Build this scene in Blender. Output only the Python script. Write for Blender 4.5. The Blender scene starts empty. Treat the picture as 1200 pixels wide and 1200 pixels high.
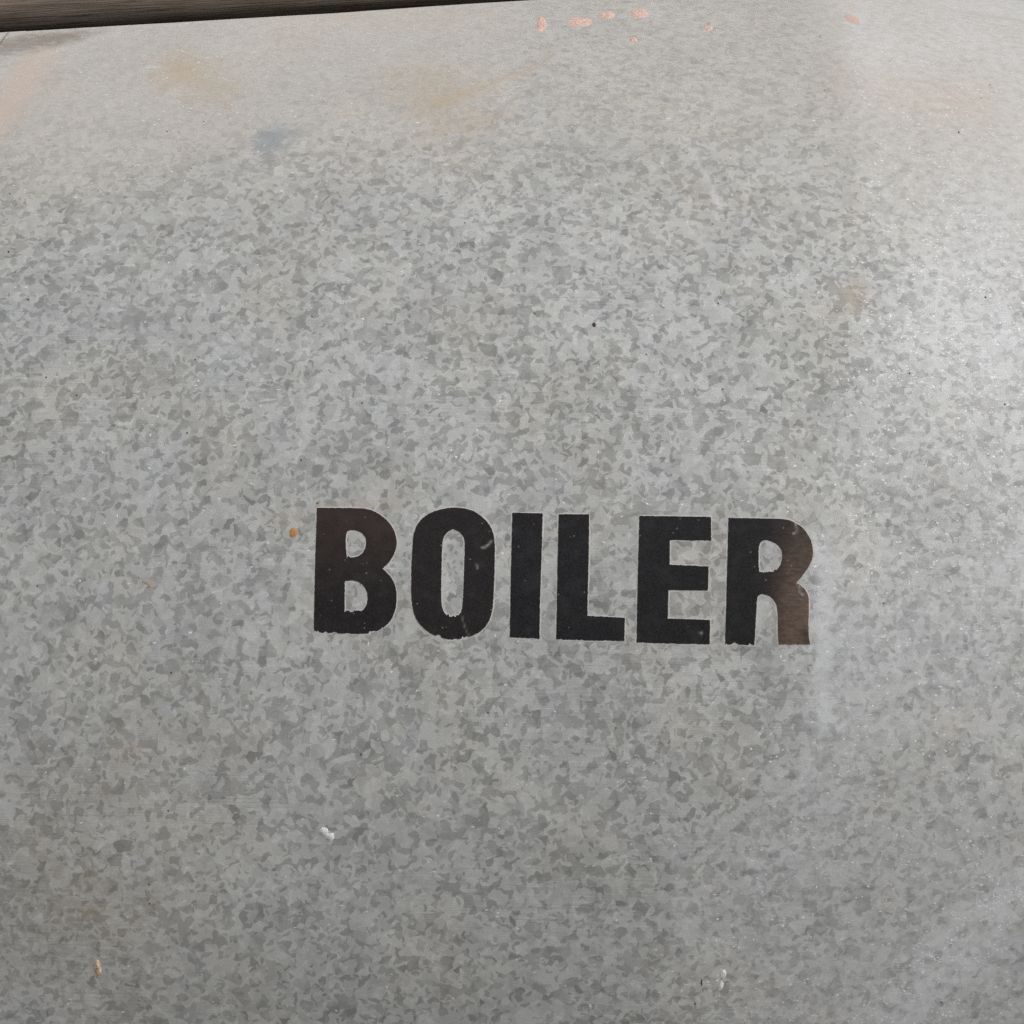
import bpy, math, random
import numpy as np
from mathutils import Vector, Matrix
from mathutils.geometry import delaunay_2d_cdt

rng = np.random.default_rng(7)
random.seed(7)
S = bpy.context.scene
COL = S.collection

# ------------------------------------------------------------------ layout
R = 1.0                       # radius of the boiler jacket (m)
DIST = 0.90                   # camera to the nearest point of the jacket
ZC = 1.45                     # height of the boiler axis
HALF = math.tan(math.radians(25.0))
PITCH = math.radians(9.5)    # camera looks down
AIM = math.radians(5.75)       # axis of the boiler lies this far below the view axis
ROLL = math.radians(1.2)
phi = PITCH + AIM
D = R + DIST
cam_pos = np.array([0.0, -D * math.cos(phi), ZC + D * math.sin(phi)])
fwd = np.array([0.0, math.cos(PITCH), -math.sin(PITCH)])
up0 = np.array([0.0, math.sin(PITCH), math.cos(PITCH)])
X = np.array([1.0, 0.0, 0.0])
right = math.cos(ROLL) * X + math.sin(ROLL) * up0
up = -math.sin(ROLL) * X + math.cos(ROLL) * up0

# ------------------------------------------------------------------ camera
cam = bpy.data.cameras.new('camera')
cam.sensor_width = 36.0
cam.lens = 18.0 / HALF
cam.clip_start = 0.01
cam.clip_end = 500.0
cam_o = bpy.data.objects.new('camera', cam)
COL.objects.link(cam_o)
m = Matrix.Identity(4)
for i in range(3):
    m[i][0] = right[i]; m[i][1] = up[i]; m[i][2] = -fwd[i]; m[i][3] = cam_pos[i]
cam_o.matrix_world = m
S.camera = cam_o

# ------------------------------------------------------------------ sky, sun, exposure
SUN_EL, SUN_AZ = math.radians(50.0), math.radians(60.0)   # azimuth to the right of the camera's back
sun_dir = np.array([math.cos(SUN_EL) * math.sin(SUN_AZ), -math.cos(SUN_EL) * math.cos(SUN_AZ), math.sin(SUN_EL)])
W = bpy.data.worlds.new('World')
S.world = W
W.use_nodes = True
nt = W.node_tree
nt.nodes.clear()
sky = nt.nodes.new('ShaderNodeTexSky')
sky.sky_type = 'NISHITA'
sky.sun_disc = False
sky.sun_elevation = SUN_EL
sky.sun_rotation = math.atan2(sun_dir[0], sun_dir[1])
sky.air_density = 1.0
sky.dust_density = 4.0
sky.ozone_density = 1.0
hs = nt.nodes.new('ShaderNodeHueSaturation')
hs.inputs['Saturation'].default_value = 0.36
bg = nt.nodes.new('ShaderNodeBackground')
bg.inputs['Strength'].default_value = 0.12
wo = nt.nodes.new('ShaderNodeOutputWorld')
nt.links.new(sky.outputs[0], hs.inputs['Color'])
nt.links.new(hs.outputs[0], bg.inputs['Color'])
nt.links.new(bg.outputs[0], wo.inputs['Surface'])

sun = bpy.data.lights.new('sun', 'SUN')
sun.energy = 1.3
sun.angle = math.radians(45.0)
sun.color = (1.0, 0.97, 0.925)
sun_o = bpy.data.objects.new('sun', sun)
COL.objects.link(sun_o)
sun_o.rotation_euler = Vector(sun_dir).to_track_quat('Z', 'Y').to_euler()
sun_o.location = Vector(sun_dir) * 8

vs = S.view_settings
vs.view_transform = 'Standard'
vs.look = 'None'
vs.gamma = 1.0
vs.use_curve_mapping = False
vs.exposure = -0.03
S.cycles.use_denoising = False
S.render.filter_size = 1.35 if hasattr(S.render, 'filter_size') else 1.5

# ------------------------------------------------------------------ helpers
def ray(px, py):
    x = (np.asarray(px, float) - 600) / 600 * HALF
    y = (600 - np.asarray(py, float)) / 600 * HALF
    d = fwd + x[..., None] * right + y[..., None] * up
    return d / np.linalg.norm(d, axis=-1, keepdims=True)

def on_jacket(px, py):
    """photo position -> place on the jacket: u along the axis, s round the girth (m)"""
    d = ray(px, py)
    o = cam_pos - np.array([0, 0, ZC])
    a = d[..., 1] ** 2 + d[..., 2] ** 2
    b = o[1] * d[..., 1] + o[2] * d[..., 2]
    c = o[1] ** 2 + o[2] ** 2 - R * R
    disc = np.maximum(b * b - a * c, 0)
    t = (-b - np.sqrt(disc)) / a
    p = o + d * t[..., None]
    return p[..., 0], R * np.arctan2(p[..., 2], -p[..., 1]), t

def bump(x):
    return np.exp(-x * x)

def lerp_poly(pts, s):
    u, ss, _ = on_jacket(np.array([p[0] for p in pts]), np.array([p[1] for p in pts]))
    o = np.argsort(ss)
    return np.interp(s, ss[o], u[o])

def _hash(ix, iy, seed):
    h = (ix.astype(np.int64) * 374761393 + iy.astype(np.int64) * 668265263 + seed * 144665) & 0x7fffffff
    h = ((h ^ (h >> 13)) * 1274126177) & 0x7fffffff
    return ((h ^ (h >> 16)) & 0xffff) / 65535.0

def vnoise(x, y, seed=0):
    ix, iy = np.floor(x), np.floor(y)
    fx, fy = x - ix, y - iy
    fx = fx * fx * (3 - 2 * fx); fy = fy * fy * (3 - 2 * fy)
    a = _hash(ix, iy, seed); b = _hash(ix + 1, iy, seed)
    c = _hash(ix, iy + 1, seed); d = _hash(ix + 1, iy + 1, seed)
    return (a + (b - a) * fx) * (1 - fy) + (c + (d - c) * fx) * fy

def fbm(x, y, seed=0, oct=4):
    t = 0; w = 0.5
    for k in range(oct):
        t = t + w * vnoise(x * 2 ** k, y * 2 ** k, seed + k); w *= 0.5
    return t / (1 - 0.5 ** oct)

CREASE = [(980, 2), (992, 80), (1000, 150), (1012, 250), (1022, 340), (1000, 450), (965, 560), (950, 700), (935, 860), (830, 980), (790, 1060), (785, 1195)]
def dents(u, s):
    """how far the tin stands in or out of a true cylinder (m)"""
    uc = lerp_poly(CREASE, s)
    q = (u - uc) / 0.012
    h = -0.055 * 0.012 * np.logaddexp(0, q)                      # the tin bends away to the right of a soft fold
    h = h + 0.0016 * (fbm(u * 4.1 + 3, s * 4.6 + 1, 11, 2) - 0.5)   # oil-canning
    h = h + 0.00035 * (fbm(u * 17 + 3, s * 17 + 1, 31, 2) - 0.5)
    return h

def place(u, s, off=0.0):
    r = R + dents(u, s) + off
    a = s / R
    return np.stack([u, -r * np.cos(a), ZC + r * np.sin(a)], -1)

def mesh_obj(name, verts, faces, mat, parent=None, smooth=True):
    me = bpy.data.meshes.new(name)
    me.from_pydata([tuple(map(float, v)) for v in verts], [], [tuple(map(int, f)) for f in faces])
    if smooth:
        me.polygons.foreach_set('use_smooth', [True] * len(me.polygons))
    me.materials.append(mat)
    me.update()
    o = bpy.data.objects.new(name, me)
    COL.objects.link(o)
    if parent is not None:
        o.parent = parent
        o.matrix_parent_inverse = parent.matrix_world.inverted()
    return o

class NT:
    def __init__(self, name):
        self.mat = bpy.data.materials.new(name)
        self.mat.use_nodes = True
        self.t = self.mat.node_tree
        self.b = self.t.nodes['Principled BSDF']
    def n(self, typ, **kw):
        o = self.t.nodes.new(typ)
        for k, v in kw.items():
            setattr(o, k, v)
        return o
    def put(self, sock, v):
        if hasattr(v, 'links'):
            self.t.links.new(v, sock)
        else:
            sock.default_value = v
    def math(self, op, a, b=0.0, c=None, clamp=False):
        o = self.n('ShaderNodeMath', operation=op, use_clamp=clamp)
        self.put(o.inputs[0], a); self.put(o.inputs[1], b)
        if c is not None: self.put(o.inputs[2], c)
        return o.outputs[0]
    def vmath(self, op, a, b=None, scale=None):
        o = self.n('ShaderNodeVectorMath', operation=op)
        self.put(o.inputs[0], a)
        if b is not None: self.put(o.inputs[1], b)
        if scale is not None: self.put(o.inputs['Scale'], scale)
        return o.outputs[0]
    def noise(self, vec, scale, detail=3.0, rough=0.5, dim='2D', color=False, lac=2.0):
        o = self.n('ShaderNodeTexNoise', noise_dimensions=dim)
        self.put(o.inputs['Vector'], vec)
        o.inputs['Scale'].default_value = scale
        o.inputs['Detail'].default_value = detail
        o.inputs['Roughness'].default_value = rough
        o.inputs['Lacunarity'].default_value = lac
        return o.outputs['Color'] if color else o.outputs['Fac']
    def voro(self, vec, scale, feature='F1', rand=1.0, dim='2D'):
        o = self.n('ShaderNodeTexVoronoi', voronoi_dimensions=dim, feature=feature)
        self.put(o.inputs['Vector'], vec)
        o.inputs['Scale'].default_value = scale
        o.inputs['Randomness'].default_value = rand
        return o
    def ramp(self, v, a, b, lo=0.0, hi=1.0, smooth=True):
        o = self.n('ShaderNodeMapRange', interpolation_type='SMOOTHSTEP' if smooth else 'LINEAR', clamp=True)
        self.put(o.inputs['Value'], v)
        self.put(o.inputs['From Min'], a); self.put(o.inputs['From Max'], b)
        self.put(o.inputs['To Min'], lo); self.put(o.inputs['To Max'], hi)
        return o.outputs[0]
    def mix(self, f, a, b, mode='MIX'):
        o = self.n('ShaderNodeMix', data_type='RGBA', blend_type=mode)
        self.put(o.inputs[0], f); self.put(o.inputs[6], a); self.put(o.inputs[7], b)
        return o.outputs[2]
    def attr(self, name):
        return self.n('ShaderNodeAttribute', attribute_name=name).outputs['Fac']
    def sep(self, c):
        o = self.n('ShaderNodeSeparateColor'); self.put(o.inputs[0], c); return o.outputs
    def bump(self, h, strength, dist, normal=None):
        o = self.n('ShaderNodeBump')
        o.inputs['Strength'].default_value = strength
        o.inputs['Distance'].default_value = dist
        self.put(o.inputs['Height'], h)
        if normal is not None: self.put(o.inputs['Normal'], normal)
        return o.outputs[0]
    def set(self, **kw):
        for k, v in kw.items():
            self.put(self.b.inputs[k.replace('_', ' ')], v)

def c3(r, g, b): return (r, g, b, 1.0)

# ------------------------------------------------------------------ materials
def galvanised():
    k = NT('galvanised_tin')
    uv = k.n('ShaderNodeUVMap', uv_map='UVMap').outputs[0]
    # crystal grains of the zinc: cells with crooked borders at three sizes
    w1 = k.vmath('SUBTRACT', k.noise(uv, 110.0, 1.0, 0.4, color=True), (0.5, 0.5, 0.5))
    w2 = k.vmath('SUBTRACT', k.noise(uv, 330.0, 1.0, 0.5, color=True), (0.5, 0.5, 0.5))
    p1 = k.vmath('ADD', k.vmath('ADD', uv, k.vmath('SCALE', w1, scale=0.0078)), k.vmath('SCALE', w2, scale=0.0013))
    va = k.sep(k.voro(p1, 158.0).outputs['Color'])
    vb = k.sep(k.voro(k.vmath('ADD', p1, (3.7, 1.9, 0)), 290.0).outputs['Color'])
    vc = k.sep(k.voro(k.vmath('ADD', p1, (7.1, 5.3, 0)), 104.0).outputs['Color'])
    clump = k.noise(uv, 26.0, 2.0, 0.5)
    dens = k.ramp(clump, 0.33, 0.68, 0.20, 0.36)
    dA = k.math('LESS_THAN', va[0], dens)
    dB = k.math('LESS_THAN', vb[0], k.math('MULTIPLY', dens, 0.62))
    dark = k.math('MAXIMUM', dA, dB)
    mid = k.math('LESS_THAN', vc[0], 0.40)
    mid2 = k.math('LESS_THAN', va[1], 0.26)
    lite = k.math('GREATER_THAN', vb[2], 0.86)
    tone = k.math('SUBTRACT', 1.0, k.math('MULTIPLY', dark, k.math('MULTIPLY_ADD', va[2], 0.12, 0.195)))
    tone = k.math('SUBTRACT', tone, k.math('MULTIPLY', mid, 0.10))
    tone = k.math('SUBTRACT', tone, k.math('MULTIPLY', mid2, 0.09))
    tone = k.math('ADD', tone, k.math('MULTIPLY', lite, 0.09))
    tone = k.math('ADD', tone, k.math('MULTIPLY_ADD', vc[1], 0.08, -0.04))
    film = k.attr('film')
    # the film of dust hides the grains
    fst = k.noise(k.vmath('MULTIPLY', uv, (150.0, 300.0, 1)), 1.0, 4.0, 0.7)
    hide = k.math('MULTIPLY', k.ramp(k.math('ADD', film, k.math('MULTIPLY_ADD', k.noise(uv, 60, 4, 0.6), 0.7, -0.35)), 0.12, 1.0), 0.64)
    ftone = k.ramp(fst, 0.30, 0.70, 0.74, 1.12, False)
    tone = k.math('ADD', k.math('MULTIPLY', tone, k.math('SUBTRACT', 1.0, hide)), k.math('MULTIPLY', hide, ftone))
    # fine mottling
    fine = k.noise(uv, 700.0, 3.0, 0.65)
    mott = k.noise(uv, 230.0, 3.0, 0.6)
    large = k.noise(uv, 9.0, 3.0, 0.55)
    tone = k.math('MULTIPLY', tone, k.ramp(fine, 0.25, 0.75, 0.955, 1.045, False))
    tone = k.math('MULTIPLY', tone, k.ramp(mott, 0.3, 0.7, 0.965, 1.035, False))
    tone = k.math('MULTIPLY', tone, k.ramp(large, 0.3, 0.7, 0.94, 1.06, False))
    # rolling marks: fine lines along the tin
    st = k.vmath('MULTIPLY', uv, (22.0, 1500.0, 1.0))
    lines = k.noise(st, 1.0, 2.0, 0.6)
    lz = k.ramp(k.noise(k.vmath('MULTIPLY', uv, (4.0, 12.0, 1)), 1.0, 2.0), 0.42, 0.66)
    tone = k.math('MULTIPLY', tone, k.math('MULTIPLY_ADD', k.math('MULTIPLY', lz, k.math('SUBTRACT', lines, 0.5)), 0.45, 1.0))
    sc = k.vmath('MULTIPLY', k.vmath('ADD', uv, k.vmath('SCALE', w1, scale=0.002)), (7.0, 620.0, 1.0))
    scr = k.ramp(k.noise(sc, 1.0, 1.0, 0.5), 0.715, 0.76)
    scl = k.ramp(k.noise(sc, 1.3, 1.0, 0.5), 0.73, 0.77)
    tone = k.math('MULTIPLY', tone, k.math('MULTIPLY_ADD', k.math('MULTIPLY', scr, lz), -0.16, 1.0))
    tone = k.math('MULTIPLY', tone, k.math('MULTIPLY_ADD', k.math('MULTIPLY', scl, lz), 0.14, 1.0))
    comb = k.n('ShaderNodeCombineColor')
    for i in range(3): k.put(comb.inputs[i], tone)
    base = k.mix(1.0, comb.outputs[0], c3(0.470, 0.479, 0.468), 'MULTIPLY')
    # hue drift
    hue = k.noise(uv, 10.0, 3.0, 0.6)
    base = k.mix(k.ramp(hue, 0.46, 0.72, 0, 0.34), base, k.mix(1.0, base, c3(1.06, 1.0, 0.88), 'MULTIPLY'))
    hue2 = k.noise(k.vmath('ADD', uv, (5, 2, 0)), 22.0, 3.0, 0.6)
    base = k.mix(k.ramp(hue2, 0.5, 0.75, 0, 0.4), base, k.mix(1.0, base, c3(0.95, 1.0, 1.03), 'MULTIPLY'))
    brk = k.noise(k.vmath('MULTIPLY', uv, (1.0, 1.5, 1.0)), 75.0, 6.0, 0.75)
    def lay(name, col, amt, lo=-0.3, hi=0.3):
        nonlocal base
        a = k.attr(name)
        f = k.math('MULTIPLY', k.math('SUBTRACT', brk, 0.5), k.math('MULTIPLY', a, 4.0, clamp=True))
        f = k.ramp(k.math('MULTIPLY_ADD', f, 1.3, a), 0.0, 0.92)
        f = k.math('MULTIPLY', f, amt, clamp=True)
        base = k.mix(f, base, col)
    lay('film', c3(0.585, 0.525, 0.455), 0.40)
    lay('tan', c3(0.47, 0.375, 0.25), 0.62)
    lay('pink', c3(0.57, 0.465, 0.395), 0.62)
    lay('dark_brown', c3(0.17, 0.135, 0.095), 0.62)
    lay('blue', c3(0.26, 0.30, 0.325), 0.62)
    lay('bloom_sheen', c3(0.70, 0.72, 0.74), 0.55)  # whitish zinc bloom, plus the right-hand sheen put into the base colour
    # sparkle of the rubbed zinc, its glints painted as near-white specks
    wear_glint = k.attr('worn')
    sp = k.voro(k.vmath('MULTIPLY', k.vmath('ADD', uv, k.vmath('SCALE', w2, scale=0.003)), (0.75, 1.5, 1)), 560.0)
    spc = k.sep(sp.outputs['Color'])
    patch = k.ramp(k.noise(uv, 38.0, 3.0, 0.6), 0.45, 0.66)
    th = k.math('SUBTRACT', 0.999, k.math('MULTIPLY', k.math('MULTIPLY', wear_glint, k.math('MULTIPLY_ADD', patch, 0.94, 0.06)), 0.14))
    speck = k.math('MULTIPLY', k.math('GREATER_THAN', spc[0], th), k.ramp(sp.outputs['Distance'], 0.25, 0.55, 1, 0))
    base = k.mix(k.math('MULTIPLY', speck, 0.85), base, c3(0.86, 0.87, 0.88))
    # pinholes
    pv = k.voro(uv, 62.0)
    pc = k.sep(pv.outputs['Color'])
    pin = k.math('MULTIPLY', k.math('GREATER_THAN', pc[0], 0.99), k.ramp(pv.outputs['Distance'], 0.035, 0.07, 1, 0))
    base = k.mix(k.math('MULTIPLY', pin, 0.85), base, c3(0.04, 0.035, 0.03))
    rough = k.math('MULTIPLY_ADD', dark, 0.03, 0.66)
    rough = k.math('MULTIPLY_ADD', film, 0.18, rough)
    rough = k.math('MULTIPLY_ADD', wear_glint, -0.03, rough)
    hgt = k.math('ADD', k.math('MULTIPLY', mott, 0.6), k.math('MULTIPLY', fine, 0.4))
    hgt = k.math('ADD', hgt, k.math('MULTIPLY', lines, 0.15))
    nb = k.bump(hgt, 0.3, 0.0004)
    met = k.math('MULTIPLY_ADD', film, -0.10, 0.18, clamp=True)
    k.set(Base_Color=base, Roughness=rough, Metallic=met, Normal=nb)
    return k.mat

def letter_paint():
    k = NT('black_stencil_paint')
    co = k.n('ShaderNodeTexCoord').outputs['Object']
    fade = k.attr('fade'); red = k.attr('reddish'); scratch = k.attr('scratch')
    g = k.noise(co, 750.0, 3.0, 0.7, dim='3D')
    g2 = k.noise(co, 80.0, 3.0, 0.6, dim='3D')
    base = k.mix(k.ramp(g, 0.35, 0.8), c3(0.005, 0.005, 0.0065), c3(0.027, 0.0265, 0.029))
    base = k.mix(k.math('MULTIPLY', red, k.ramp(g2, 0.3, 0.7, 0.5, 1.0)), base, c3(0.048, 0.030, 0.025))
    base = k.mix(k.ramp(g2, 0.45, 0.75, 0, 0.5), base, c3(0.032, 0.031, 0.033))
    st = k.noise(k.vmath('MULTIPLY', co, (150, 420, 420)), 1.0, 4.0, 0.7, dim='3D')
    brown = k.mix(k.ramp(st, 0.3, 0.75), c3(0.090, 0.062, 0.047), c3(0.215, 0.145, 0.105))
    brown = k.mix(k.ramp(g2, 0.35, 0.7, 0, 0.55), brown, c3(0.070, 0.058, 0.050))
    fd = k.math('ADD', fade, k.math('MULTIPLY', fade, k.math('MULTIPLY_ADD', g2, 0.8, -0.4)), clamp=True)
    base = k.mix(fd, base, brown)
    v = k.voro(co, 330.0, dim='3D')
    vc = k.sep(v.outputs['Color'])
    chip = k.math('MULTIPLY', k.math('GREATER_THAN', vc[0], 0.965), k.ramp(v.outputs['Distance'], 0.12, 0.32, 1, 0))
    base = k.mix(k.math('MULTIPLY', chip, 0.45), base, c3(0.30, 0.29, 0.28))
    base = k.mix(k.math('MULTIPLY', scratch, 0.8), base, c3(0.40, 0.39, 0.37))
    k.set(Base_Color=base, Roughness=0.62, Normal=k.bump(g, 0.25, 0.0004))
    k.b.inputs['Specular IOR Level'].default_value = 0.2
    return k.mat

def edge_dust():
    k = NT('pale_paint_edge')
    co = k.n('ShaderNodeTexCoord').outputs['Object']
    g = k.noise(co, 160.0, 3.0, 0.6, dim='3D')
    base = k.mix(k.ramp(g, 0.35, 0.7), c3(0.46, 0.45, 0.43), c3(0.60, 0.57, 0.535))
    k.set(Base_Color=base, Roughness=0.7)
    return k.mat

def fleck_mat(name, a, b, rough=0.7):
    k = NT(name)
    co = k.n('ShaderNodeTexCoord').outputs['Object']
    g = k.noise(co, 420.0, 3.0, 0.65, dim='3D')
    base = k.mix(k.ramp(g, 0.32, 0.7), a, b)
    k.set(Base_Color=base, Roughness=rough, Normal=k.bump(g, 0.5, 0.001))
    return k.mat

def rail_mat():
    k = NT('weathered_brown_rail')
    uv = k.n('ShaderNodeUVMap', uv_map='UVMap').outputs[0]
    grain = k.noise(k.vmath('MULTIPLY', uv, (14, 420, 1)), 1.0, 4.0, 0.6)
    blot = k.noise(uv, 22.0, 4.0, 0.6)
    base = k.mix(k.ramp(grain, 0.3, 0.72), c3(0.23, 0.185, 0.145), c3(0.29, 0.235, 0.19))
    base = k.mix(k.ramp(blot, 0.45, 0.7, 0, 0.5), base, c3(0.21, 0.150, 0.105))
    crack = k.ramp(k.noise(k.vmath('MULTIPLY', uv, (9, 260, 1)), 1.0, 2.0, 0.5), 0.29, 0.36, 1, 0)
    base = k.mix(k.math('MULTIPLY', crack, 0.5), base, c3(0.022, 0.018, 0.014))
    k.set(Base_Color=base, Roughness=0.8, Normal=k.bump(k.math('SUBTRACT', grain, k.math('MULTIPLY', crack, 0.8)), 0.5, 0.002))
    return k.mat

def plain_noise_mat(name, a, b, scale, rough=0.9):
    k = NT(name)
    co = k.n('ShaderNodeTexCoord').outputs['Object']
    g = k.noise(co, scale, 5.0, 0.6, dim='3D')
    k.set(Base_Color=k.mix(k.ramp(g, 0.3, 0.7), a, b), Roughness=rough, Normal=k.bump(g, 0.4, 0.01))
    return k.mat

M_TIN = galvanised()
M_LET = letter_paint()
M_EDGE = edge_dust()
M_PEACH = fleck_mat('peach_paint', c3(0.50, 0.31, 0.24), c3(0.82, 0.63, 0.55))
M_PALE = fleck_mat('faded_peach_paint', c3(0.50, 0.40, 0.34), c3(0.66, 0.47, 0.38))
M_ORANGE = fleck_mat('orange_rust', c3(0.42, 0.20, 0.07), c3(0.50, 0.28, 0.11))
M_RUST = fleck_mat('dark_rust', c3(0.05, 0.022, 0.012), c3(0.16, 0.07, 0.035))
M_WHITE = fleck_mat('white_spatter', c3(0.55, 0.55, 0.53), c3(0.85, 0.85, 0.83))
M_CREAM = fleck_mat('cream_chip', c3(0.28, 0.20, 0.12), c3(0.80, 0.66, 0.47))
M_RAIL = rail_mat()
M_GROUND = plain_noise_mat('dry_ground', c3(0.15, 0.14, 0.125), c3(0.21, 0.195, 0.175), 6.0)
M_WALL = plain_noise_mat('dark_wall', c3(0.012, 0.012, 0.012), c3(0.022, 0.021, 0.020), 5.0)

# ------------------------------------------------------------------ setting
g = mesh_obj('ground', [(-150, -150, 0), (150, -150, 0), (150, 150, 0), (-150, 150, 0)], [(0, 1, 2, 3)], M_GROUND)
g['kind'] = 'structure'

def box(x0, x1, y0, y1, z0, z1):
    v = [(x0, y0, z0), (x1, y0, z0), (x1, y1, z0), (x0, y1, z0), (x0, y0, z1), (x1, y0, z1), (x1, y1, z1), (x0, y1, z1)]
    f = [(0, 3, 2, 1), (4, 5, 6, 7), (0, 1, 5, 4), (1, 2, 6, 5), (2, 3, 7, 6), (3, 0, 4, 7)]
    return v, f
v, f = box(-4, 4, 4.6, 4.8, 0, 2.6)
wall = mesh_obj('wall', v, f, M_WALL, smooth=False)
wall['label'] = 'dark wall glimpsed past the boiler at the top right corner'
wall['category'] = 'wall'

# ------------------------------------------------------------------ the boiler
boiler = bpy.data.objects.new('boiler', None)
COL.objects.link(boiler)
boiler.location = (0, 0, ZC)
boiler['label'] = 'large round boiler jacketed in mottled galvanised tin and stencilled BOILER in black capitals'
boiler['category'] = 'boiler'
bpy.context.view_layer.update()

def graded(fine0, fine1, step, lo, hi, coarse):
    a = np.arange(fine0, fine1 + step / 2, step)
    l = np.arange(fine0 - coarse, lo - coarse / 2, -coarse)[::-1] if lo < fine0 - coarse else np.array([lo])
    r = np.arange(fine1 + coarse, hi + coarse / 2, coarse) if hi > fine1 + coarse else np.array([hi])
    return np.unique(np.concatenate([l, a, r]))

u_seam = float(on_jacket(np.array([0.5]), np.array([49.5]))[0][0])
s_top = R * (phi + math.acos(R / D))            # girth position of the top outline seen from the camera

def stains(u, s):
    """dirt, bloom and wear with shapes of their own, plus sheen and glints put into the colour, in metres on the tin"""
    nu = u + 0.012 * (fbm(u * 26, s * 26, 3) - 0.5)
    ns = s + 0.012 * (fbm(u * 26 + 9, s * 26 + 4, 5) - 0.5)
    def blob(px, py, rx, ry, rot=0.0, p=2.0):
        P = np.array([px, px + 4, px]), np.array([py, py, py + 4])
        U, Sg, _ = on_jacket(*P)
        ku = abs(U[1] - U[0]) / 4; ks = abs(Sg[2] - Sg[0]) / 4
        a = (nu - U[0]) / ku; b = -(ns - Sg[0]) / ks          # back to photo scale at that spot
        c, d = math.cos(rot), math.sin(rot)
        x = (c * a + d * b) / rx; y = (-d * a + c * b) / ry
        return np.exp(-(x * x + y * y) ** (p / 2))
    def stroke(pts, w):
        best = np.zeros_like(u)
        U, Sg, _ = on_jacket(np.array([p[0] for p in pts], float), np.array([p[1] for p in pts], float))
        for i in range(len(pts) - 1):
            ax, ay, bx, by = U[i], Sg[i], U[i + 1], Sg[i + 1]
            dx, dy = bx - ax, by - ay
            t = np.clip(((nu - ax) * dx + (ns - ay) * dy) / (dx * dx + dy * dy), 0, 1)
            dd = np.hypot(nu - ax - t * dx, ns - ay - t * dy)
            best = np.maximum(best, np.exp(-(dd / w) ** 2))
        return best
    def below(pts, soft):
        """1 above a line given by photo points (left to right)"""
        U, Sg, _ = on_jacket(np.array([p[0] for p in pts], float), np.array([p[1] for p in pts], float))
        line = np.interp(nu, U, Sg)
        return 1 / (1 + np.exp(-np.clip((ns - line) / soft, -50, 50)))
    A = {}
    fl = below([(0, 205), (120, 200), (260, 185), (420, 165), (620, 195), (800, 225), (1000, 240), (1200, 290)], 0.055)
    uL = on_jacket(np.array([560.]), np.array([60.]))[0][0]; uR = on_jacket(np.array([985.]), np.array([100.]))[0][0]
    wgt = 0.60 + 0.40 / (1 + np.exp(np.clip((nu - uL) / 0.035, -50, 50))) + 0.28 / (1 + np.exp(np.clip(-(nu - uR) / 0.008, -50, 50)))
    A['film'] = np.clip(fl * wgt, 0, 1)
    A['tan'] = np.clip(0.75 * blob(215, 82, 38, 26, 0.3) + 0.35 * blob(260, 105, 26, 22) + 0.48 * blob(510, 115, 75, 42, 0.5)
                       + 0.45 * stroke([(645, 66), (612, 88), (560, 104), (512, 122)], 0.007) + 0.22 * stroke([(490, 160), (530, 153), (600, 130)], 0.006)
                       + 0.50 * blob(1085, 112, 75, 34, 0.1) + 0.30 * blob(1160, 105, 50, 60) + 0.45 * blob(1005, 345, 20, 22) + 0.20 * blob(975, 370, 60, 40)
                       + 0.17 * blob(80, 960, 150, 130) + 0.17 * blob(150, 1080, 90, 60) + 0.12 * blob(150, 870, 40, 70) + 0.14 * blob(60, 480, 90, 70)
                       + 0.35 * blob(344, 610, 30, 18) + 0.25 * blob(175, 686, 12, 16) + 0.30 * stroke([(372, 592), (460, 592)], 0.006)
                       + 0.25 * blob(1110, 850, 35, 20) + 0.2 * blob(1150, 830, 60, 40) + 0.18 * blob(425, 365, 16, 12) + 0.16 * blob(350, 300, 90, 70) + 0.1 * blob(300, 860, 200, 120), 0, 1)
    A['pink'] = np.clip(0.9 * stroke([(48, 66), (30, 95), (8, 130), (-20, 165)], 0.020) + 0.22 * blob(240, 150, 110, 40) + 0.42 * blob(1060, 100, 110, 50)
                        + 0.20 * blob(420, 185, 60, 25) + 0.30 * blob(450, 20, 160, 22) + 0.18 * blob(330, 385, 14, 14) + 0.13 * blob(520, 360, 70, 50)
                        + 0.15 * blob(830, 235, 60, 40), 0, 1)
    A['dark_brown'] = np.clip(0.7 * blob(20, 52, 78, 13, -0.10, 3) + 0.45 * blob(85, 40, 40, 8, -0.15) + 0.35 * blob(1165, 9, 62, 4, 0.1, 3) + 0.22 * blob(50, 1110, 170, 130)  # dark brown along the top-left cut edge; soil smudge at top right
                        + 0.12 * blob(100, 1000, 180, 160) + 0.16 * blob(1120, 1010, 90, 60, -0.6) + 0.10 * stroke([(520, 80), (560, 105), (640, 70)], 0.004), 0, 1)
    A['blue'] = np.clip((0.75 * blob(310, 167, 20, 14, 0, 4) + 0.6 * blob(334, 158, 26, 18)) * (0.5 + 1.0 * fbm(u * 170, s * 130, 71, 2)) + 0.25 * blob(150, 150, 60, 20) + 0.2 * blob(90, 395, 160, 60)
                        + 0.3 * blob(20, 60, 30, 10), 0, 1)
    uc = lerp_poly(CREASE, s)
    side = 1 / (1 + np.exp(-np.clip((u - uc + 0.012 * (fbm(u * 40, s * 40, 8) - 0.5)) / np.where(s > on_jacket(np.array([1000.]), np.array([300.]))[1][0], 0.007, 0.016), -50, 50)))
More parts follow.
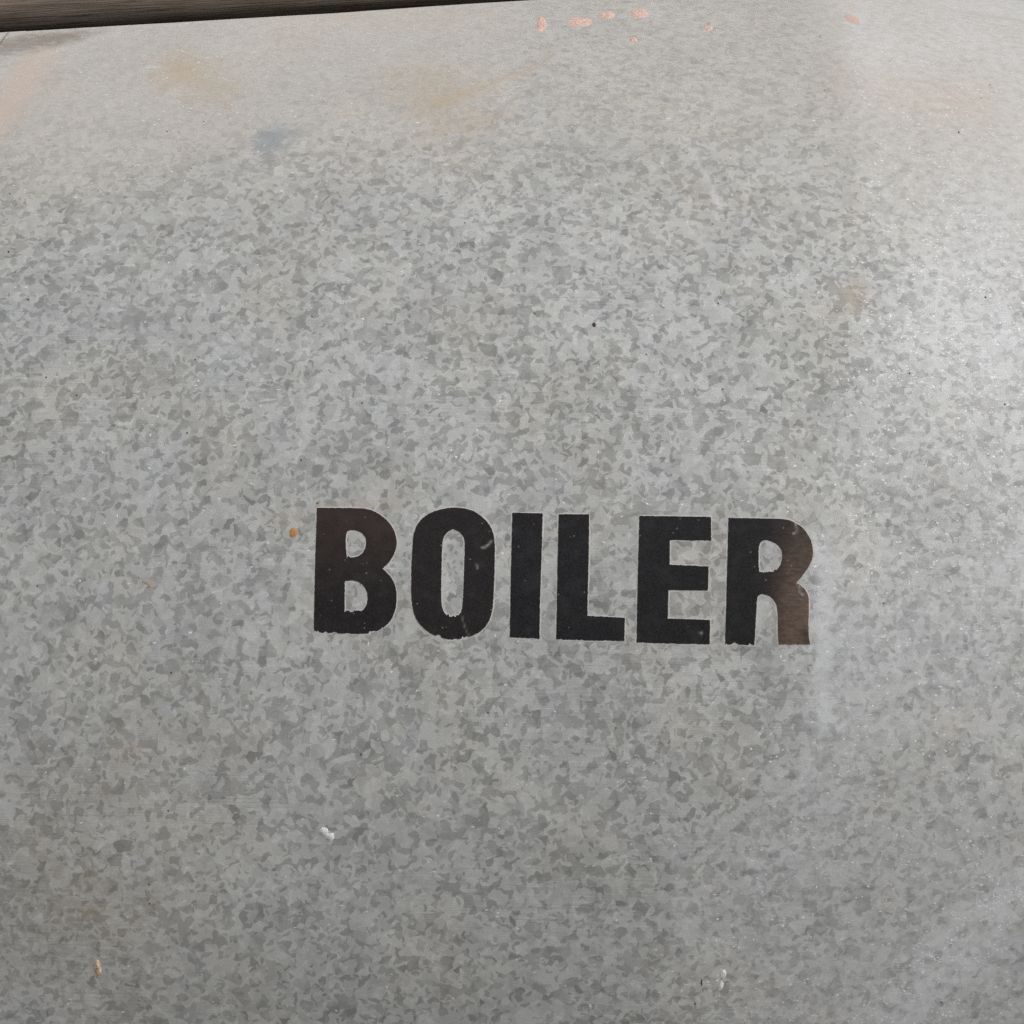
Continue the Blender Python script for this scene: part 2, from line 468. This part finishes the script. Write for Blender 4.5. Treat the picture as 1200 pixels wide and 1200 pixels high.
    A['bloom_sheen'] = np.clip(0.42 * side * (0.55 + 0.9 * fbm(u * 9, s * 9, 21)) + 0.5 * stroke([(962, 640), (966, 720), (960, 850)], 0.006)  # the side term paints the sheen right of the fold
                         + 1.7 * stroke([(1215, 1050), (1160, 1100), (1090, 1160), (1050, 1205)], 0.017) * np.clip(4.5 * fbm(u * 75 + s * 40, s * 110, 91, 3) - 1.9, 0, 1) + 0.12 * blob(1150, 440, 110, 120)  # last blob: soft highlight near the right edge, painted in pale
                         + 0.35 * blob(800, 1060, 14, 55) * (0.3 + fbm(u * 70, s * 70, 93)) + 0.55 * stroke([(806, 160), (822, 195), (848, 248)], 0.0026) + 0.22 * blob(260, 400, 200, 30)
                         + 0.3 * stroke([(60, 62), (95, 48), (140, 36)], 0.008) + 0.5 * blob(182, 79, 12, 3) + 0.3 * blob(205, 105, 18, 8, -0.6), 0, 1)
    A['worn'] = np.minimum(1.6, side * (0.30 + 0.75 * bump((s - on_jacket(np.array([1050.]), np.array([330.]))[1]) / 0.16))  # rubbed zinc; sets how thickly the painted glint specks lie
                        + 2.2 * stroke([(1215, 1050), (1160, 1100), (1090, 1160), (1050, 1205)], 0.024) + 0.15 * A['film'] * bump((u + 0.33) / 0.12)
                        + 0.015 + 0.4 * blob(845, 1150, 14, 22) + 0.5 * blob(735, 930, 30, 40))
    return A

EU, ES, _ = on_jacket(np.array([-150., 0., 200., 400., 640., 760.]), np.array([48.4, 39., 27., 14.8, 0., -7.5]))
def top_edge(u):
    """the tin is cut off along a slanting line at the top left; further right it runs on over the top"""
    e = np.interp(u, EU, ES)
    e = np.where(u < EU[0], ES[0] + (u - EU[0]) * (ES[1] - ES[0]) / (EU[1] - EU[0]), e)
    return np.where(u > EU[-1], ES[-1] + (u - EU[-1]) * 12.0, e)

def tin_sheet(name, us, ss, off):
    U, Sg = np.meshgrid(us, ss)
    Sg = np.minimum(Sg, top_edge(U) + (0.012 if off < 0 else 0.0))
    n, mm = U.shape
    P = place(U.ravel(), Sg.ravel(), off)
    idx = np.arange(n * mm).reshape(n, mm)
    faces = np.stack([idx[:-1, :-1], idx[:-1, 1:], idx[1:, 1:], idx[1:, :-1]], -1).reshape(-1, 4)
    sf = Sg.ravel()[faces]
    faces = faces[(sf[:, 2] - sf[:, 1] > 1e-7) | (sf[:, 3] - sf[:, 0] > 1e-7)]
    # an edge turned down at the ends of the sheet: gives it its thickness
    rim = np.concatenate([idx[0, :], idx[1:, -1], idx[-1, -2::-1], idx[-2:0:-1, 0]])
    Pin = place(U.ravel()[rim], Sg.ravel()[rim], off - 0.0016)
    base = len(P)
    k = len(rim)
    j = np.arange(k); j2 = (j + 1) % k
    wallf = np.stack([rim[j], base + j, base + j2, rim[j2]], -1)
    V = np.concatenate([P, Pin]); F = np.concatenate([faces, wallf])
    me = bpy.data.meshes.new(name)
    me.vertices.add(len(V)); me.vertices.foreach_set('co', V.ravel())
    me.loops.add(F.size); me.loops.foreach_set('vertex_index', F.ravel())
    me.polygons.add(len(F)); me.polygons.foreach_set('loop_start', np.arange(0, F.size, 4))
    me.update(calc_edges=True)
    sm = np.ones(len(F), bool); sm[len(faces):] = False
    me.polygons.foreach_set('use_smooth', sm)
    au = np.concatenate([U.ravel(), U.ravel()[rim]]); as_ = np.concatenate([Sg.ravel(), Sg.ravel()[rim]])
    uvl = me.uv_layers.new(name='UVMap')
    uvd = np.stack([au[F.ravel()] + 2.0, as_[F.ravel()] + 2.0], -1)
    uvl.data.foreach_set('uv', uvd.ravel())
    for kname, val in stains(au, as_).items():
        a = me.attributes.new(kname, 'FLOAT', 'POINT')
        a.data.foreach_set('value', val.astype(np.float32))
    me.materials.append(M_TIN)
    me.validate()
    o = bpy.data.objects.new(name, me)
    COL.objects.link(o)
    o.parent = boiler
    o.matrix_parent_inverse = boiler.matrix_world.inverted()
    return o

s_bot = float(on_jacket(np.array([600.]), np.array([1230.]))[1][0])
ss = graded(s_bot, s_top + 0.05, 0.003, -1.2, 2.6, 0.05)
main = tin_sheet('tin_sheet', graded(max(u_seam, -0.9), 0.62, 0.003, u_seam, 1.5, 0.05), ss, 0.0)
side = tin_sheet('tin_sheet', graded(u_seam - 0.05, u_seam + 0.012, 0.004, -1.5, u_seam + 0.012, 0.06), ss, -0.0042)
side['label'] = 'neighbouring tin sheet under the lap seam at the top left'

aa = np.linspace(0, 2 * math.pi, 128, endpoint=False)
rs = R - 0.13
V = [(x, -rs * math.cos(a), ZC + rs * math.sin(a)) for x in (-1.5, 1.5) for a in aa]
F = [(j, 128 + j, 128 + (j + 1) % 128, (j + 1) % 128) for j in range(128)] + [tuple(range(128)), tuple(range(255, 127, -1))]
mesh_obj('shell', V, F, M_WALL, boiler)

# ------------------------------------------------------------------ stencilled letters
def conv(pts, k, ox, oy): return [(x / k + ox, y / k + oy) for x, y in pts]
K6, K4, K5, K7 = (6.667, 350, 580), (3.75, 340, 570), (3.529, 640, 570), (6.667, 830, 590)
LETTERS = [
 ('B', [conv([(143,100),(330,102),(520,104),(600,130),(680,185),(735,250),(765,330),(768,400),(740,480),(700,535),(657,575),(700,615),(740,670),(762,730),(768,800),(757,900),(720,985),(660,1040),(590,1075),(520,1085),(400,1085),(240,1080),(118,1073),(127,600)], *K6),
        conv([(370,296),(395,276),(430,274),(470,284),(505,305),(528,345),(528,390),(510,445),(470,478),(430,488),(378,495),(368,400)], *K6),
        conv([(362,672),(440,666),(490,695),(522,730),(540,775),(537,840),(515,890),(480,913),(358,915),(360,800)], *K6)]),
 ('O', [conv([(640,105),(700,93),(740,93),(800,103),(855,140),(890,190),(900,245),(900,330),(895,480),(888,560),(865,610),(830,645),(780,665),(720,675),(680,670),(620,650),(575,615),(545,570),(532,500),(532,400),(535,300),(540,220),(555,170),(590,130)], *K4),
        conv([(715,187),(745,200),(765,225),(768,270),(765,350),(762,450),(757,535),(745,565),(720,577),(690,570),(670,545),(663,500),(665,400),(667,300),(670,235),(685,205)], *K4)]),
 ('I', [conv([(977,115),(1110,118),(1106,300),(1098,500),(1096,670),(965,663),(968,500),(972,300)], *K4)]),
 ('L', [conv([(52,115),(178,115),(177,250),(173,400),(171,535),(326,543),(324,640),(180,638),(42,632),(46,400),(49,250)], *K5)]),
 ('E', [conv([(386,122),(682,126),(682,224),(512,222),(511,323),(672,331),(669,431),(506,429),(503,546),(678,552),(676,653),(480,650),(374,645),(378,400)], *K5)]),
 ('R', [conv([(157,113),(590,120),(660,140),(720,175),(770,225),(805,290),(820,370),(815,430),(790,490),(740,560),(690,618),(730,645),(770,690),(788,740),(785,900),(784,1040),(800,1103),(550,1103),(543,1000),(545,850),(530,780),(490,730),(440,708),(400,712),(380,735),(375,850),(368,980),(360,1105),(240,1105),(205,1090),(170,1103),(132,1103),(145,600)], *K7),
        conv([(398,312),(425,290),(455,285),(500,300),(545,325),(575,370),(578,430),(560,490),(520,530),(460,545),(400,535),(393,480),(393,380)], *K7)]),
]

def smooth_loop(pts, it=2):
    p = [(np.array(q, float), None) for q in pts]
    P = [q for q, _ in p]
    def corner(a, b, c):
        d1 = b - a; d2 = c - b
        cs = np.dot(d1, d2) / (np.linalg.norm(d1) * np.linalg.norm(d2) + 1e-9)
        return cs < math.cos(math.radians(52))
    flags = [corner(P[i - 1], P[i], P[(i + 1) % len(P)]) for i in range(len(P))]
    for _ in range(it):
        Q, F = [], []
        n = len(P)
        for i in range(n):
            if flags[i]:
                Q.append(P[i]); F.append(True)
            else:
                Q.append(0.75 * P[i] + 0.25 * P[i - 1]); F.append(False)
                Q.append(0.75 * P[i] + 0.25 * P[(i + 1) % n]); F.append(False)
        P, flags = Q, F
    return P

def densify(P, step=1.1):
    out = []
    for i in range(len(P)):
        a, b = P[i], P[(i + 1) % len(P)]
        n = max(1, int(round(np.linalg.norm(b - a) / step)))
        for j in range(n): out.append(a + (b - a) * j / n)
    return np.array(out)

def loop_normals(L):
    t = np.roll(L, -1, 0) - np.roll(L, 1, 0)
    nrm = np.stack([t[:, 1], -t[:, 0]], -1)
    nrm /= np.linalg.norm(nrm, axis=1, keepdims=True) + 1e-9
    return nrm
def area(L):
    return 0.5 * np.sum(L[:, 0] * np.roll(L[:, 1], -1) - np.roll(L[:, 0], -1) * L[:, 1])

def ragged(L, seed):
    nrm = loop_normals(L) * (1 if area(L) > 0 else -1)       # outward, photo y down
    down = np.clip(nrm[:, 1], 0, 1)
    x, y = L[:, 0], L[:, 1]
    j = (fbm(x * 0.45 + seed, y * 0.45, seed, 3) - 0.5)
    jag = np.maximum(fbm(x * 0.33 + 5, y * 0.1, seed + 40, 2) - 0.52, 0)
    amp = 0.9 * j - jag * 9.0 * (down > 0.8) * (y > y.max() - 7) * (0.25 if seed in (3, 4, 5) else 1.0)
    return L + nrm * amp[:, None]

def seg_dist(px, py, pts):
    best = np.full(px.shape, 1e9)
    for (ax, ay), (bx, by) in zip(pts[:-1], pts[1:]):
        dx, dy = bx - ax, by - ay
        t = np.clip(((px - ax) * dx + (py - ay) * dy) / (dx * dx + dy * dy), 0, 1)
        best = np.minimum(best, np.hypot(px - ax - t * dx, py - ay - t * dy))
    return best

LETTER_LABEL = {'B': 'black capital letter B with a faint reddish cast', 'O': 'black capital letter O with a pale scuff on its right shoulder',
                'I': 'plain black capital letter I', 'L': 'plain black capital letter L', 'E': 'black capital letter E with a white dot near its foot',
                'R': 'capital letter R, black on the left and worn brown down its right leg'}
PAINT = 0.00035
for li, (ch, loops) in enumerate(LETTERS):
    Ls = [ragged(densify(smooth_loop(l)), li + 1) for l in loops]
    pts, edges = [], []
    for L in Ls:
        b0 = len(pts); n = len(L)
        pts += [Vector((p[0], p[1])) for p in L]
        edges += [(b0 + i, b0 + (i + 1) % n) for i in range(n)]
    o0 = Ls[0]
    x0, y0 = o0.min(0); x1, y1 = o0.max(0)
    fine = 2.2
    for yy in np.arange(y0 + 1, y1, fine):
        for xx in np.arange(x0 + 1, x1, fine):
            q = np.array([xx + random.uniform(-.3, .3), yy + random.uniform(-.3, .3)])
            if min(np.min(np.hypot(*(L - q).T)) for L in Ls) > 1.1:
                pts.append(Vector((q[0], q[1])))
    vv, ee, ff, ov, oe, of = delaunay_2d_cdt(pts, edges, [], 0, 1e-5)
    vv = np.array([(p[0], p[1]) for p in vv]); ff = np.array([list(t) for t in ff])
    cen = vv[ff].mean(1)
    inside = np.zeros(len(ff), bool)
    for L in Ls:                                  # even-odd: counters stay open
        L2 = np.roll(L, -1, 0)
        for (ax, ay), (bx, by) in zip(L, L2):
            if ay != by:
                hit = ((ay > cen[:, 1]) != (by > cen[:, 1])) & (cen[:, 0] < (bx - ax) * (cen[:, 1] - ay) / (by - ay) + ax)
                inside ^= hit
    ff = [list(map(int, t)) for t in ff[inside]]
    U, Sg, _ = on_jacket(vv[:, 0], vv[:, 1])
    top = place(U, Sg, PAINT)
    # orientation: faces must look outwards
    def outward(t):
        a, b, c = top[t[0]], top[t[1]], top[t[2]]
        nn = np.cross(b - a, c - a)
        ctr = np.array([0, a[1], a[2] - ZC])
        return np.dot(nn, ctr) > 0
    ff = [t if outward(t) else t[::-1] for t in ff]
    cnt = {}
    for t in ff:
        for i in range(3):
            e = (t[i], t[(i + 1) % 3]); cnt[e] = 1
    border = [e for e in cnt if (e[1], e[0]) not in cnt]
    low = place(U, Sg, -0.0003)
    bset = sorted({i for e in border for i in e}); remap = {b: len(vv) + i for i, b in enumerate(bset)}
    allv = np.concatenate([top, low[bset]])
    faces = ff + [(b, a, remap[a], remap[b]) for a, b in border]
    lo = mesh_obj('letter', allv, faces, M_LET, boiler, smooth=False)
    lo['label'] = LETTER_LABEL[ch]
    vx = np.concatenate([vv[:, 0], vv[bset, 0]]); vy = np.concatenate([vv[:, 1], vv[bset, 1]])
    fade = np.zeros(len(vx)); red = np.zeros(len(vx)); scr = np.zeros(len(vx))
    wob = 6 * (fbm(vx * 0.05, vy * 0.05, 77) - 0.5)
    if ch == 'R':
        fade = 1 / (1 + np.exp(-(vx + wob - (924 - (vy - 610) * 0.10)) / 8.0))
        fade *= np.clip(0.45 + (vy - 620) / 150, 0.35, 1.0)
        fade *= 1 - 0.55 * np.exp(-(((vx - 946) / 10) ** 2 + ((vy - 745) / 10) ** 2))
        scr = np.exp(-(seg_dist(vx, vy, [(931.5, 612), (933.5, 619), (933, 624), (930, 625)]) / 0.9) ** 2) + 0.9 * np.exp(-(seg_dist(vx, vy, [(934, 684), (938, 690), (937, 694), (941, 697)]) / 1.0) ** 2)
    if ch == 'B':
        red = np.clip(1 - (vy - 610) / 110, 0.15, 1) * 0.9
    if ch == 'O':
        scr = 0.85 * np.exp(-(seg_dist(vx, vy, [(565, 642), (571, 640), (576, 634)]) / 1.1) ** 2) + 0.35 * np.exp(-(seg_dist(vx, vy, [(541, 722), (545, 737), (550, 746)]) / 0.8) ** 2) + 0.5 * np.exp(-(seg_dist(vx, vy, [(558, 661), (560, 666)]) / 1.0) ** 2)
        red = np.full(len(vx), 0.25)
    if ch == 'E':
        scr = 0.9 * np.exp(-(np.hypot(vx - 821.5, vy - 742) / 1.6) ** 2)
    scr = np.clip(scr, 0, 1)
    for nm, val in (('fade', fade), ('reddish', red), ('scratch', scr)):
        a = lo.data.attributes.new(nm, 'FLOAT', 'POINT')
        a.data.foreach_set('value', val.astype(np.float32))
    # the pale lip where the stencilled film ends
    V, F = [], []
    for L in Ls:
        nrm = loop_normals(L) * (1 if area(L) > 0 else -1)
        if L is not Ls[0]: nrm = -nrm
        w = 1.4 + 1.0 * (fbm(L[:, 0] * 0.12, L[:, 1] * 0.12, 60 + li, 3) - 0.5) * 2.4
        w = np.clip(w, 0.05, 2.4)
        inn = L - nrm * 0.5; out = L + nrm * w[:, None]
        n = len(L); b0 = len(V)
        ui, si, _ = on_jacket(inn[:, 0], inn[:, 1]); uo, so, _ = on_jacket(out[:, 0], out[:, 1])
        V += list(place(ui, si, 0.00016)) + list(place(uo, so, 0.00003))
        for i in range(n):
            j = (i + 1) % n
            fq = (b0 + i, b0 + j, b0 + n + j, b0 + n + i)
            A_, B_, C_ = V[fq[0]], V[fq[1]], V[fq[2]]
            nn = np.cross(B_ - A_, C_ - A_)
            F.append(fq if np.dot(nn, np.array([0, A_[1], A_[2] - ZC])) > 0 else fq[::-1])
    mesh_obj('paint_edge', V, F, M_EDGE, lo, smooth=False)

# ------------------------------------------------------------------ flecks stuck to the tin
def fleck(name, px, py, rx, ry, rot, h, mat, seed, pear=0.0, label=None):
    n, rings = 18, 3
    V, F = [], []
    U0, S0, _ = on_jacket(np.array([px, px + 2., px]), np.array([py, py, py + 2.]))
    ku, ks = abs(U0[1] - U0[0]) / 2, abs(S0[2] - S0[0]) / 2
    pts = [(0.0, 0.0, 1.0)]
    for r in range(1, rings + 1):
        t = r / rings
        for i in range(n):
            a = 2 * math.pi * i / n
            wob = 1 + 0.22 * (float(vnoise(np.array([2.2 * math.cos(a) + seed * 3.1]), np.array([2.2 * math.sin(a) + 5]), seed)[0]) - 0.5) * 2
            x, y = math.cos(a) * t * wob, math.sin(a) * t * wob
            x *= 1 + pear * y
            pts.append((x, y, (1 - t ** 2.5)))
    c, d = math.cos(rot), math.sin(rot)
    for x, y, z in pts:
        X_, Y_ = x * rx, y * ry
        a, b = c * X_ - d * Y_, d * X_ + c * Y_
        zz = z * h * (0.7 + 0.6 * random.random()) - 0.0002 * (1 - z)
        V.append(place(np.array(U0[0] + a * ku), np.array(S0[0] - b * ks), zz))
    for i in range(n): F.append((0, 1 + (i + 1) % n, 1 + i))
    for r in range(rings - 1):
        b0, b1 = 1 + r * n, 1 + (r + 1) * n
        for i in range(n): F.append((b0 + i, b0 + (i + 1) % n, b1 + (i + 1) % n, b1 + i))
    nn = np.cross(V[F[0][1]] - V[0], V[F[0][2]] - V[0])
    if np.dot(nn, np.array([0, V[0][1], V[0][2] - ZC])) < 0: F = [t[::-1] for t in F]
    o = mesh_obj(name, V, F, mat, boiler)
    if label: o['label'] = label
    return o

fleck('paint_fleck', 634.5, 28, 7.2, 10.5, 0, 0.0012, M_PEACH, 1, 0.35, 'peach paint fleck shaped like a drop')
fleck('paint_fleck', 679, 26, 15.5, 6.0, -0.10, 0.0014, M_PEACH, 2, 0, 'long ragged peach paint fleck')
fleck('paint_fleck', 711, 18.5, 11.0, 4.6, -0.05, 0.0014, M_PEACH, 3)
fleck('paint_fleck', 749, 16, 11.5, 5.8, -0.05, 0.0016, M_PEACH, 4)
fleck('paint_fleck', 742.5, 47, 5.0, 3.4, 0, 0.0010, M_PEACH, 5)
fleck('paint_fleck', 830, 33.5, 6.0, 3.6, -0.1, 0.0010, M_PEACH, 6)
fleck('paint_fleck', 998, 21, 10.0, 7.5, 0.0, 0.0005, M_PALE, 17, 0, 'faint peach paint fleck by the soft fold in the tin')
fleck('rust_drop', 344, 624, 5.2, 7.2, 0, 0.0008, M_ORANGE, 8, 0, 'orange rust drop to the left of the letter B')
fleck('rust_speck', 696.5, 380.5, 2.6, 2.6, 0, 0.0010, M_RUST, 9)
fleck('rust_speck', 175, 687, 2.5, 3.0, 0.5, 0.0004, M_ORANGE, 15)
fleck('white_spatter', 380, 975, 6.0, 6.0, 0, 0.0012, M_WHITE, 10)
fleck('white_spatter', 387, 981, 5.0, 5.5, 0.3, 0.0012, M_WHITE, 11)
fleck('white_spatter', 848, 1144, 4.0, 6.0, 0.3, 0.0010, M_WHITE, 12)
fleck('white_spatter', 845, 1157, 3.4, 6.5, 0.2, 0.0008, M_WHITE, 13)
fleck('cream_chip', 114.5, 1135, 4.2, 11.5, 0.0, 0.0014, M_CREAM, 14, 0, 'cream paint chip near the bottom left')
for i, (x, y) in enumerate([(822.5, 1153), (10, 295), (33, 351), (54, 442), (353, 539), (1158, 344), (1182, 470), (1067, 436), (1126, 149), (722, 853), (423, 884)]):
    fleck('dark_speck', x, y, 1.15, 1.3 if i else 4.5, 0, 0.0006, M_RUST, 20 + i)

# ------------------------------------------------------------------ the rail across the top left
def rail():
    d0 = ray(np.array([0.0]), np.array([39.5]))[0]; d1 = ray(np.array([640.0]), np.array([0.0]))[0]
    t0 = on_jacket(np.array([0.0]), np.array([39.5]))[2][0]; t1 = on_jacket(np.array([640.0]), np.array([2.0]))[2][0]
    A = cam_pos + d0 * (t0 + 0.13); B = cam_pos + d1 * (t1 + 0.15)     # lies in behind the cut edge of the tin
    rr = 0.055
    A = A + up * 0.041; B = B + up * 0.041
    ax = (B - A) / np.linalg.norm(B - A)
    side_ = np.cross(ax, up); side_ /= np.linalg.norm(side_)
    upv = np.cross(side_, ax)
    nseg, nl = 64, 420
    tl = np.linspace(-0.9, 1.30, nl)
    Lr = np.linalg.norm(B - A)
    V, UV = [], []
    ang = np.linspace(0, 2 * math.pi, nseg, endpoint=False)
    for t in tl:
        c = A + ax * Lr * t
        x = Lr * t
        # square timber with well rounded arrises, worn along the grain
        ca, sa = np.cos(ang), np.sin(ang)
        e = 2.0 / 3.4
        px_ = np.sign(ca) * np.abs(ca) ** e; py_ = np.sign(sa) * np.abs(sa) ** e
        gr = (vnoise(np.full(nseg, x * 3.0), ang * 9.0, 50) - 0.5) * 0.0016 + (vnoise(np.full(nseg, x * 14.0), ang * 14.0, 51) - 0.5) * 0.0008
        r_ = rr + gr
        V.append(c + (px_ * r_)[:, None] * side_ + (py_ * r_)[:, None] * upv)
    V = np.concatenate(V)
    F = []
    for i in range(nl - 1):
        for j in range(nseg):
            k = (j + 1) % nseg
            F.append((i * nseg + j, i * nseg + k, (i + 1) * nseg + k, (i + 1) * nseg + j))
    F.append(tuple(range(nseg))[::-1]); F.append(tuple((nl - 1) * nseg + j for j in range(nseg)))
    o = mesh_obj('rail', V, F, M_RAIL)
    me = o.data
    uvl = me.uv_layers.new(name='UVMap')
    per = 2 * math.pi * rr
    for p in me.polygons:
        for li_ in p.loop_indices:
            vi = me.loops[li_].vertex_index
            i, j = divmod(vi, nseg)
            jj = j
            if j == 0 and any(me.loops[q].vertex_index % nseg == nseg - 1 for q in p.loop_indices): jj = nseg
            uvl.data[li_].uv = (tl[i] * Lr, jj / nseg * per)
    o['label'] = 'dark weathered brown rail running across the boiler at the top left'
    o['category'] = 'rail'
rail()
